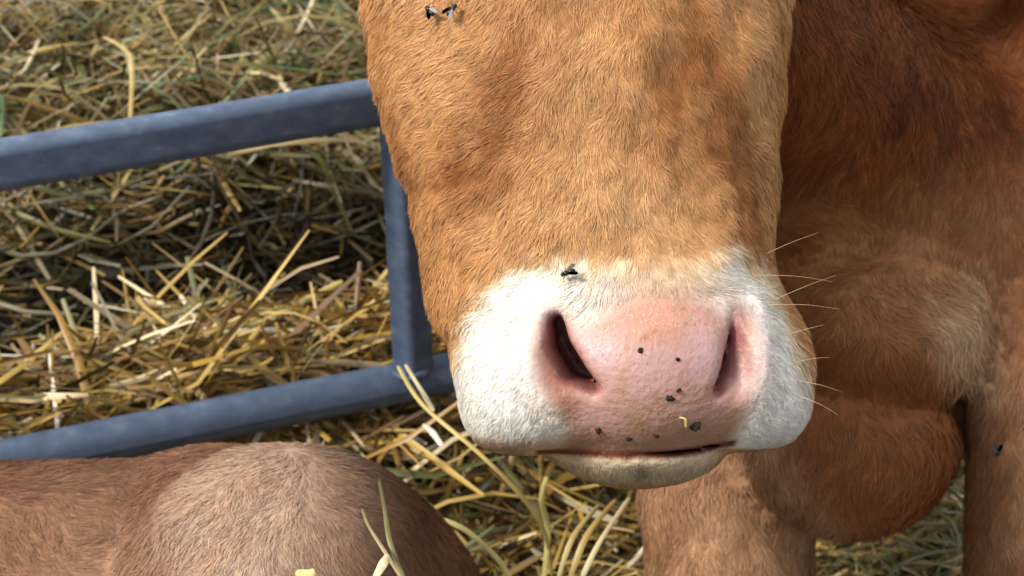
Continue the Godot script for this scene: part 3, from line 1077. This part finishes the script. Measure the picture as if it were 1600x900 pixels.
func build_gate() -> void:
	var paint := StandardMaterial3D.new()
	var g := Gradient.new()
	g.offsets = PackedFloat32Array([0.0, 0.35, 0.60, 0.74, 0.95])
	g.colors = PackedColorArray([Color(0.27, 0.335, 0.42), Color(0.325, 0.39, 0.485), Color(0.355, 0.42, 0.515), Color(0.375, 0.44, 0.535), Color(0.47, 0.52, 0.60)])
	paint.albedo_texture = noise_tex(31, 0.012, 512, false, 1.0, FastNoiseLite.TYPE_SIMPLEX_SMOOTH, g)
	paint.uv1_triplanar = true
	paint.uv1_world_triplanar = true
	paint.uv1_scale = Vector3(5.0, 7.0, 5.0)
	paint.detail_enabled = true
	paint.detail_blend_mode = BaseMaterial3D.BLEND_MODE_MIX
	paint.detail_albedo = scratches()
	paint.roughness = 0.55
	paint.metallic = 0.15
	paint.metallic_specular = 0.4
	var o := thing("feed_barrier", "blue-grey painted tubular steel feed barrier between the hay heap and the calf", "barrier", Vector3(-0.6, 0, -1.2))
	var shift := Transform3D(Basis(), -o.position)
	var t0 := Vector3(-0.508, 0.674, -1.2025)
	var t1 := Vector3(-0.149, 0.6955, -1.344)
	var b0 := Vector3(-0.5575, 0.339, -1.183)
	var b1 := Vector3(-0.078, 0.3458, -1.372)
	var td := t1 - t0
	var bd := b1 - b0
	part("rail", extrude(round_rect(0.036, 0.05, 0.0125), t0 - td * 2.4, t1 + td * 0.32, Vector3.UP), paint, o, shift)
	part("rail", extrude(round_rect(0.05, 0.05, 0.0249), b0 - bd * 1.7, b1 + bd * 0.13, Vector3.UP), paint, o, shift)
	for x in [-0.1225, -1.3]:
		var tt: Vector3 = t0 + td * ((x - t0.x) / td.x)
		var bb: Vector3 = b0 + bd * ((x - b0.x) / bd.x)
		bb.y = 0.355
		var lean := Vector3(0.004, 0, 0) if x > -1 else Vector3.ZERO
		part("post", extrude(round_rect(0.040, 0.040, 0.010), bb + lean, tt - Vector3(0, 0.012, 0), Vector3(0.1, 0, 1), deg_to_rad(40)), paint, o, shift)
		for k in 2:
			part("weld_bead", lump(Vector3(0.020, 0.004, 0.006), 0.3, k), paint, o, Transform3D(Basis(Vector3.UP, 0.75 if k else -0.85), bb + Vector3(-0.013 + 0.026 * k, 0.010, 0.020) - o.position))

func scratches() -> ImageTexture:
	# chips, scuffs and dried splashes on old paint
	var r := RandomNumberGenerator.new()
	r.seed = 91
	var im := Image.create_empty(1024, 1024, false, Image.FORMAT_RGBA8)
	im.fill(Color(0.5, 0.5, 0.5, 0.0))
	for k in 260:
		var x := r.randf() * 1024.0
		var y := r.randf() * 1024.0
		var a := r.randfn(0.0, 0.35) + (PI / 2 if r.randf() < 0.35 else 0.0)
		var long := r.randf_range(3.0, 70.0) if r.randf() < 0.6 else r.randf_range(1.0, 6.0)
		var wide := r.randf_range(0.8, 2.2) if long > 8.0 else r.randf_range(1.5, 6.0)
		var col := Color(0.60, 0.63, 0.66, r.randf_range(0.15, 0.6))
		if r.randf() < 0.3:
			col = Color(0.40, 0.33, 0.22, r.randf_range(0.3, 0.8))
		var steps := int(long) + 2
		for j in steps:
			var t := (float(j) / steps - 0.5) * long
			var w := wide * (0.6 + 0.4 * sin(j * 0.9 + k))
			for dy in range(-6, 7):
				for dx in range(-6, 7):
					if dx * dx + dy * dy <= w * w:
						im.set_pixel(posmod(int(x + cos(a) * t + dx), 1024), posmod(int(y + sin(a) * t + dy), 1024), col)
	return ImageTexture.create_from_image(im)

func build_cow() -> void:
	make_loft()
	var o := thing("cow", "tan cow with white muzzle and pink nose standing with lowered head", "cow", Vector3(0.4, 0, -1.2))
	var shift := Transform3D(Basis(), -o.position)
	var skin := StandardMaterial3D.new()
	skin.vertex_color_use_as_albedo = true
	skin.roughness = 0.8
	skin.metallic_specular = 0.25
	skin.normal_enabled = true
	skin.normal_texture = noise_tex(41, 0.03, 512, true, 6.0)
	skin.uv1_triplanar = true
	skin.uv1_scale = Vector3.ONE * 6.0
	var nose := StandardMaterial3D.new()
	nose.vertex_color_use_as_albedo = true
	nose.roughness = 0.46
	nose.albedo_texture = speckles()
	nose.metallic_specular = 0.5
	nose.normal_enabled = true
	nose.normal_scale = 0.55
	nose.normal_texture = noise_tex(43, 0.035, 512, true, 9.0, FastNoiseLite.TYPE_CELLULAR)
	nose.uv1_triplanar = true
	nose.uv1_scale = Vector3.ONE * 11.0
	nose.subsurf_scatter_enabled = true
	nose.subsurf_scatter_strength = 0.12
	# body and head are one mesh
	var body := Nets.new()
	body.run(body_sdf, Vector3(-0.15, -0.02, -3.25), Vector3(1.2, 1.4, -0.78), 0.013)
	var head := Nets.new()
	head.run(head_sdf, Vector3(-0.25, -0.185, -0.34), Vector3(0.36, 0.50, 0.14), 0.0032)
	print("head ", head.V.size(), " body ", body.V.size())
	for k in head.V.size():
		var p := head.V[k]
		var w := smoothstep(-8.1 * 0.001, 28.4 * 0.001, p.y)
		if w > 0.0:
			head.V[k] = p + head.N[k] * w * (0.0020 * n_mid.get_noise_3d(p.x * 34.0, p.y * 20.0, p.z * 26.0) + 0.004 * n_mid.get_noise_3d(p.x * 13.0 + 5.0, p.y * 9.0, p.z * 10.0))
	# the fold across the cheek
	for k in head.V.size():
		var p := head.V[k]
		if p.x < 24.3 * 0.001 and p.y > 36.5 * 0.001 and p.y < 121.5 * 0.001 and head.N[k].z > 0.0:
			var q := Vector2(p.x, p.y) * 1000.0
			var g := path_dist(q, cheek, PackedFloat32Array([0, 0, 0, 0]))
			var g2 := path_dist(q + Vector2(0, 11.0), cheek, PackedFloat32Array([0, 0, 0, 0]))
			head.V[k] = p + head.N[k] * (0.0022 * exp(-g2 * g2 / 130.0) - 0.0040 * exp(-g * g / 110.0)) * smoothstep(-64.8, -44.6, q.x)
	head.shade()
	var at := shift * head_at
	var hv := PackedVector3Array()
	var hn := PackedVector3Array()
	var hc := PackedColorArray()
	var bare := PackedByteArray()
	for k in head.V.size():
		var p := head.V[k]
		hv.append(at * p)
		hn.append(at.basis * head.N[k])
		var v := p.y * 1000.0
		var d := poly_dist(Vector2(p.x * 1000.0, v), pad) if p.z > 0.015 and v > -106.1 and v < 4.1 else 50.0
		bare.append(1 if d < 3.0 else 0)
		var c := coat_colour(p)
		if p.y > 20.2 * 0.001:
			c = Color(c.r * 0.68, c.g * 0.62, c.b * 0.58)   # skin between the hairs, darkened for the shade of the coat
		if d < 13.0:
			c = c.lerp(pad_colour(p), smoothstep(13.0, -7.0, d))
		if v < -93.2 and v > -115.4 and p.z > -0.01:
			c = c.lerp(lin(0.16, 0.05, 0.03), smoothstep(0.0032, 0.0006, path_dist(Vector2(p.x, p.y), lips, lips_r)))
		hc.append(c)
	var i_skin := PackedInt32Array()
	var i_nose := PackedInt32Array()
	for t in range(0, head.I.size(), 3):
		if bare[head.I[t]] and bare[head.I[t + 1]] and bare[head.I[t + 2]]:
			i_nose.append_array([head.I[t], head.I[t + 1], head.I[t + 2]])
		else:
			i_skin.append_array([head.I[t], head.I[t + 1], head.I[t + 2]])
	var bv := PackedVector3Array()
	var bc := PackedColorArray()
	for p in body.V:
		bv.append(p - o.position)
		bc.append(body_colour(p))
	var m := mesh_of(bv, body.N, bc, body.I, null, skin)
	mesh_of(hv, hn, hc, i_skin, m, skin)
	mesh_of(hv, hn, hc, i_nose, m, nose)
	part("body", m, null, o)
	var fur := StandardMaterial3D.new()
	fur.vertex_color_use_as_albedo = true
	fur.roughness = 0.55
	fur.metallic_specular = 0.3
	var coat := part("face_hair", grow(head.V, head.N, head.I, head_style, 0.009, 5), fur, o, at)
	coat.set_meta("kind", "stuff")
	coat = part("body_hair", grow(body.V, body.N, body.I, body_style, 0.011, 6, false), fur, o, shift)
	coat.set_meta("kind", "stuff")
	# eyes, above the picture
	var eye := StandardMaterial3D.new()
	eye.albedo_color = Color(0.07, 0.04, 0.03)
	eye.roughness = 0.1
	for s in [Vector3(-0.0781, 0.2674, -0.0300), Vector3(0.1924, 0.2731, -0.0500)]:
		part("eye", lump(Vector3.ONE * 0.021, 0.0, 1, 12), eye, o, at * Transform3D(Basis(), on_head(s.x, s.y, -0.008)))
	# whiskers
	var hair := StandardMaterial3D.new()
	hair.albedo_color = Color(0.80, 0.68, 0.52)
	hair.roughness = 0.4
	var w := [
		[1178, 430, 0.062, -0.09, 0.003], [1196, 476, 0.055, -0.06, 0.003], [1208, 468, 0.048, 0.42, 0.002], [1198, 398, 0.045, 0.42, 0.002],
		[1228, 562, 0.025, 0.18, 0.002], [1232, 590, 0.032, -0.25, 0.002], [1232, 612, 0.030, -0.5, 0.002], [1224, 520, 0.026, 0.3, 0.001],
		[755, 655, -0.020, -0.35, 0.001], [745, 620, -0.018, -0.1, 0.001]]
	for a in w:
		var root := on_head((a[0] - 800.0) * 0.00042, (450.0 - a[1]) * 0.00042)
		var go := Vector3(a[2], absf(a[2]) * a[3], 0.012) * 0.78
		var pts := smooth([root, root + go * 0.5 + Vector3(0, a[4] * 0.5, 0.004), root + go], 5)
		var rad := []
		for k in pts.size():
			rad.append(lerpf(0.00017, 0.00006, float(k) / (pts.size() - 1)))
		part("whisker", tube(pts, rad, 4), hair, o, at)

func speckles() -> ImageTexture:
	# small stains and flecks of chaff on bare skin
	var r := RandomNumberGenerator.new()
	r.seed = 77
	var im := Image.create_empty(768, 768, false, Image.FORMAT_RGB8)
	im.fill(Color.WHITE)
	for k in 150:
		var x := r.randf() * 768.0
		var y := r.randf() * 768.0
		var a := r.randf() * TAU
		var long := r.randf_range(1.0, 5.0) if r.randf() < 0.85 else r.randf_range(6.0, 16.0)
		var wide := r.randf_range(0.8, 2.4)
		var col := Color(0.45, 0.33, 0.26).lerp(Color(0.78, 0.62, 0.48), r.randf())
		if r.randf() < 0.12:
			col = Color(0.25, 0.18, 0.13)
			wide *= 1.5
		for j in 12:
			var t := (j / 11.0 - 0.5) * long
			var cx := x + cos(a) * t
			var cy := y + sin(a) * t
			for dy in range(-4, 5):
				for dx in range(-4, 5):
					if dx * dx + dy * dy <= wide * wide:
						im.set_pixel(posmod(int(cx + dx), 768), posmod(int(cy + dy), 768), col)
	im.generate_mipmaps()
	return ImageTexture.create_from_image(im)

func build_calf() -> void:
	var o := thing("calf", "brown calf lying in the straw in front of the barrier", "calf", Vector3(-0.35, 0, -1.0))
	var shift := Transform3D(Basis(), -o.position)
	var skin := StandardMaterial3D.new()
	skin.vertex_color_use_as_albedo = true
	skin.roughness = 0.85
	skin.metallic_specular = 0.2
	var net := Nets.new()
	net.run(calf_sdf, Vector3(-1.2, 0.0, -1.32), Vector3(0.1, 0.75, -0.7), 0.0085)
	var c := PackedColorArray()
	for p in net.V:
		c.append(calf_colour(p))
	part("body", mesh_of(net.V, net.N, c, net.I), skin, o, shift)
	var fur := StandardMaterial3D.new()
	fur.vertex_color_use_as_albedo = true
	fur.roughness = 0.6
	fur.metallic_specular = 0.25
	var coat := part("coat", grow(net.V, net.N, net.I, calf_style, 0.012, 8, false), fur, o, shift)
	coat.set_meta("kind", "stuff")

func stalk(label: String, pts: Array, wide: float, col: Color, group := "") -> void:
	var mat := StandardMaterial3D.new()
	mat.vertex_color_use_as_albedo = true
	mat.roughness = 0.45
	var o := top("straw_stalk", null, mat, label, "straw")
	if group:
		o.set_meta("group", group)
	var at: Vector3 = pts[0]
	o.position = at
	var q := []
	for p in smooth(pts, 5):
		q.append(p - at)
	var b := Blades.new()
	b.add(q, wide, Vector3(0.1, 0.75, 0.65).normalized(), col, 0.5, 0.8, 0.12, at.x * 90.0)
	o.mesh = mesh_of(b.v, b.n, b.c, b.i)

func build_small() -> void:
	stalk("long bent yellow straw stalk hanging from the barrier's bottom rail beside the muzzle", [Vector3(-0.1228, 0.4405, -1.2151), Vector3(-0.0924, 0.4333, -1.1456), Vector3(-0.0352, 0.4111, -1.0911), Vector3(0.0097, 0.3591, -1.0889), Vector3(0.0348, 0.2999, -1.1054), Vector3(0.0428, 0.2354, -1.1195)], 0.0048, lin(0.60, 0.48, 0.17))
	stalk("short pale straw stalk hanging from the barrier's rail beside the long bent one", [Vector3(-0.1154, 0.4370, -1.2245), Vector3(-0.0986, 0.4297, -1.1880), Vector3(-0.0824, 0.4120, -1.1687)], 0.0045, lin(0.66, 0.58, 0.36))
	stalk("upright yellow straw stalk with a bend below the cow's left lip", [Vector3(0.0366, 0.3601, -1.1225), Vector3(0.0306, 0.3390, -1.1126), Vector3(0.0378, 0.2970, -1.1151), Vector3(0.0340, 0.2448, -1.1018)], 0.006, lin(0.56, 0.50, 0.18))
	stalk("left stalk of the three leaning together towards the cow's foreleg", [Vector3(0.0468, 0.2826, -1.0532), Vector3(0.0627, 0.3089, -1.0875), Vector3(0.0918, 0.3157, -1.1349)], 0.0052, lin(0.50, 0.40, 0.16))
	stalk("middle stalk of the three leaning together towards the cow's foreleg", [Vector3(0.0585, 0.2826, -1.0532), Vector3(0.0773, 0.3178, -1.0807), Vector3(0.1094, 0.3264, -1.1288)], 0.0058, lin(0.45, 0.33, 0.11))
	stalk("pale right stalk of the three leaning together towards the cow's foreleg", [Vector3(0.0697, 0.2888, -1.0451), Vector3(0.0897, 0.3179, -1.0697), Vector3(0.1233, 0.3345, -1.1216)], 0.005, lin(0.60, 0.52, 0.30))
	stalk("curved straw stalk lying beside the calf's rump", [Vector3(-0.0688, 0.3678, -1.0378), Vector3(-0.0427, 0.3743, -1.0077), Vector3(-0.0150, 0.3645, -0.9811), Vector3(0.0000, 0.3427, -0.9709)], 0.0052, lin(0.56, 0.47, 0.16))
	stalk("greenish hay stem bending over the calf's rump", [Vector3(-0.1144, 0.4986, -0.9222), Vector3(-0.1000, 0.5233, -0.8345), Vector3(-0.0921, 0.5142, -0.7971), Vector3(-0.0806, 0.4963, -0.7778)], 0.0036, lin(0.17, 0.145, 0.055))
	stalk("thin dull stem leaning against the calf's hip", [Vector3(-0.1199, 0.5118, -0.8512), Vector3(-0.1103, 0.5215, -0.8116), Vector3(-0.0960, 0.5159, -0.7869), Vector3(-0.0817, 0.5026, -0.7697)], 0.0026, lin(0.30, 0.24, 0.11))
	stalk("short yellow straw end at the calf's thigh", [Vector3(-0.1572, 0.5198, -0.7556), Vector3(-0.1488, 0.5186, -0.7550), Vector3(-0.1432, 0.5203, -0.7558)], 0.006, lin(0.72, 0.60, 0.24))
	stalk("short pale straw end standing by the calf's hip", [Vector3(-0.1000, 0.5152, -0.7535), Vector3(-0.0939, 0.5249, -0.7580), Vector3(-0.0902, 0.5277, -0.7648)], 0.006, lin(0.74, 0.62, 0.38))
	stalk("white flattened straw piece in the dark gap under the barrier", [Vector3(-0.0952, 0.3836, -1.1886), Vector3(-0.0843, 0.3860, -1.1676), Vector3(-0.0742, 0.3790, -1.1533)], 0.006, lin(0.72, 0.68, 0.58))
	stalk("golden folded stem rising in front of the barrier's top rail", [Vector3(-0.6051, 0.6345, -1.8794), Vector3(-0.5741, 0.6317, -1.8450), Vector3(-0.5522, 0.6233, -1.8190), Vector3(-0.5480, 0.6146, -1.8094), Vector3(-0.5465, 0.5892, -1.7920), Vector3(-0.5492, 0.5392, -1.7687)], 0.007, lin(0.46, 0.34, 0.11))
	stalk("long bright yellow stalk lying across the hay beside the dark hollow", [Vector3(-0.4131, 0.3603, -1.4425), Vector3(-0.3444, 0.3623, -1.4656), Vector3(-0.2863, 0.3759, -1.4939), Vector3(-0.2253, 0.3893, -1.5443)], 0.008, lin(0.68, 0.56, 0.20))
	# flies
	fly_body_mat.albedo_color = Color(0.10, 0.09, 0.09)
	fly_body_mat.roughness = 0.35
	fly_wing_mat.albedo_color = Color(0.30, 0.29, 0.31)
	fly_wing_mat.roughness = 0.4
	for a in [
		["black fly sitting on the white fur above the nose", 890.0, 428.0, 2.85, 0.0095],
		["black fly low on the cow's cheek near the eye, left of two", 672.0, 14.0, 2.3, 0.0095],
		["black fly low on the cow's cheek near the eye, right of two", 707.0, 16.0, 0.9, 0.0095]]:
		var d := 0.80 if a[2] > 200.0 else 0.87
		var p := on_head((a[1] - 800.0) * d / 2000.0, (450.0 - a[2]) * d / 2000.0, 0.004)
		var e := 0.004
		var n := Vector3(head_sdf(p + Vector3(e, 0, 0)) - head_sdf(p - Vector3(e, 0, 0)), head_sdf(p + Vector3(0, e, 0)) - head_sdf(p - Vector3(0, e, 0)), head_sdf(p + Vector3(0, 0, e)) - head_sdf(p - Vector3(0, 0, e))).normalized()
		var f := Vector3(cos(a[3]), sin(a[3]) * -1.0 if a[2] > 200.0 else sin(a[3]), 0)
		f = (f - n * f.dot(n)).normalized()
		fly(a[0], head_at * p, head_at.basis * Basis(f, n, f.cross(n)), a[4])
	fly("black fly on the cow's foreleg at the right edge of the picture", Vector3(0.4105, 0.5186, -0.9239), Basis(Vector3(0.2, -0.9, 0.1), Vector3(-0.2, 0.1, 0.97), Vector3(-0.9, -0.2, 0)), 0.010)
	# crumbs of dirt on the nose
	var dirt := StandardMaterial3D.new()
	dirt.albedo_color = Color(0.16, 0.12, 0.07)
	dirt.roughness = 0.9
	var k := 0
	for a in [
		["dark crumb of dirt in the middle of the pink nose", 1043.0, 620.0, 0.0031, 0.0019], ["small dark crumb above the larger one on the pink nose", 1057.0, 608.0, 0.0020, 0.0014],
		["largest dark crumb of dirt low on the pink nose near the lip", 1088.0, 664.0, 0.0032, 0.0038], ["small dark crumb below the left nostril near the lip", 937.0, 674.0, 0.0018, 0.0030],
		["tiny dark crumb on the upper part of the pink nose", 998.0, 546.0, 0.0018, 0.0018], ["brown crumb at the lip in the middle of the mouth", 985.0, 688.0, 0.0022, 0.0015], ["brown crumb at the lip towards the right mouth corner", 1027.0, 682.0, 0.0020, 0.0013], ["tiny brown crumb right of the tiny upper one", 1055.0, 560.0, 0.0014, 0.0012]]:
		k += 1
		var p := on_head((a[1] - 800.0) * 0.0003955, (450.0 - a[2]) * 0.0003955)
		top("dirt_crumb", lump(Vector3(a[3] * 0.82, a[4] * 0.82, 0.0011), 1.3, k, 6), dirt, a[0], "dirt", "", head_at * Transform3D(Basis(), p)).set_meta("group", "crumbs of dirt on the nose")
	var bit := on_head((1065.0 - 800.0) * 0.0003955, (450.0 - 656.0) * 0.0003955)
	stalk("tiny curled yellow straw bit stuck to the pink nose", [head_at * (bit + Vector3(-0.002, 0.002, 0.001)), head_at * (bit + Vector3(0.0015, 0.001, 0.0025)), head_at * (bit + Vector3(0.002, -0.004, 0.001))], 0.0013, lin(0.62, 0.46, 0.14))
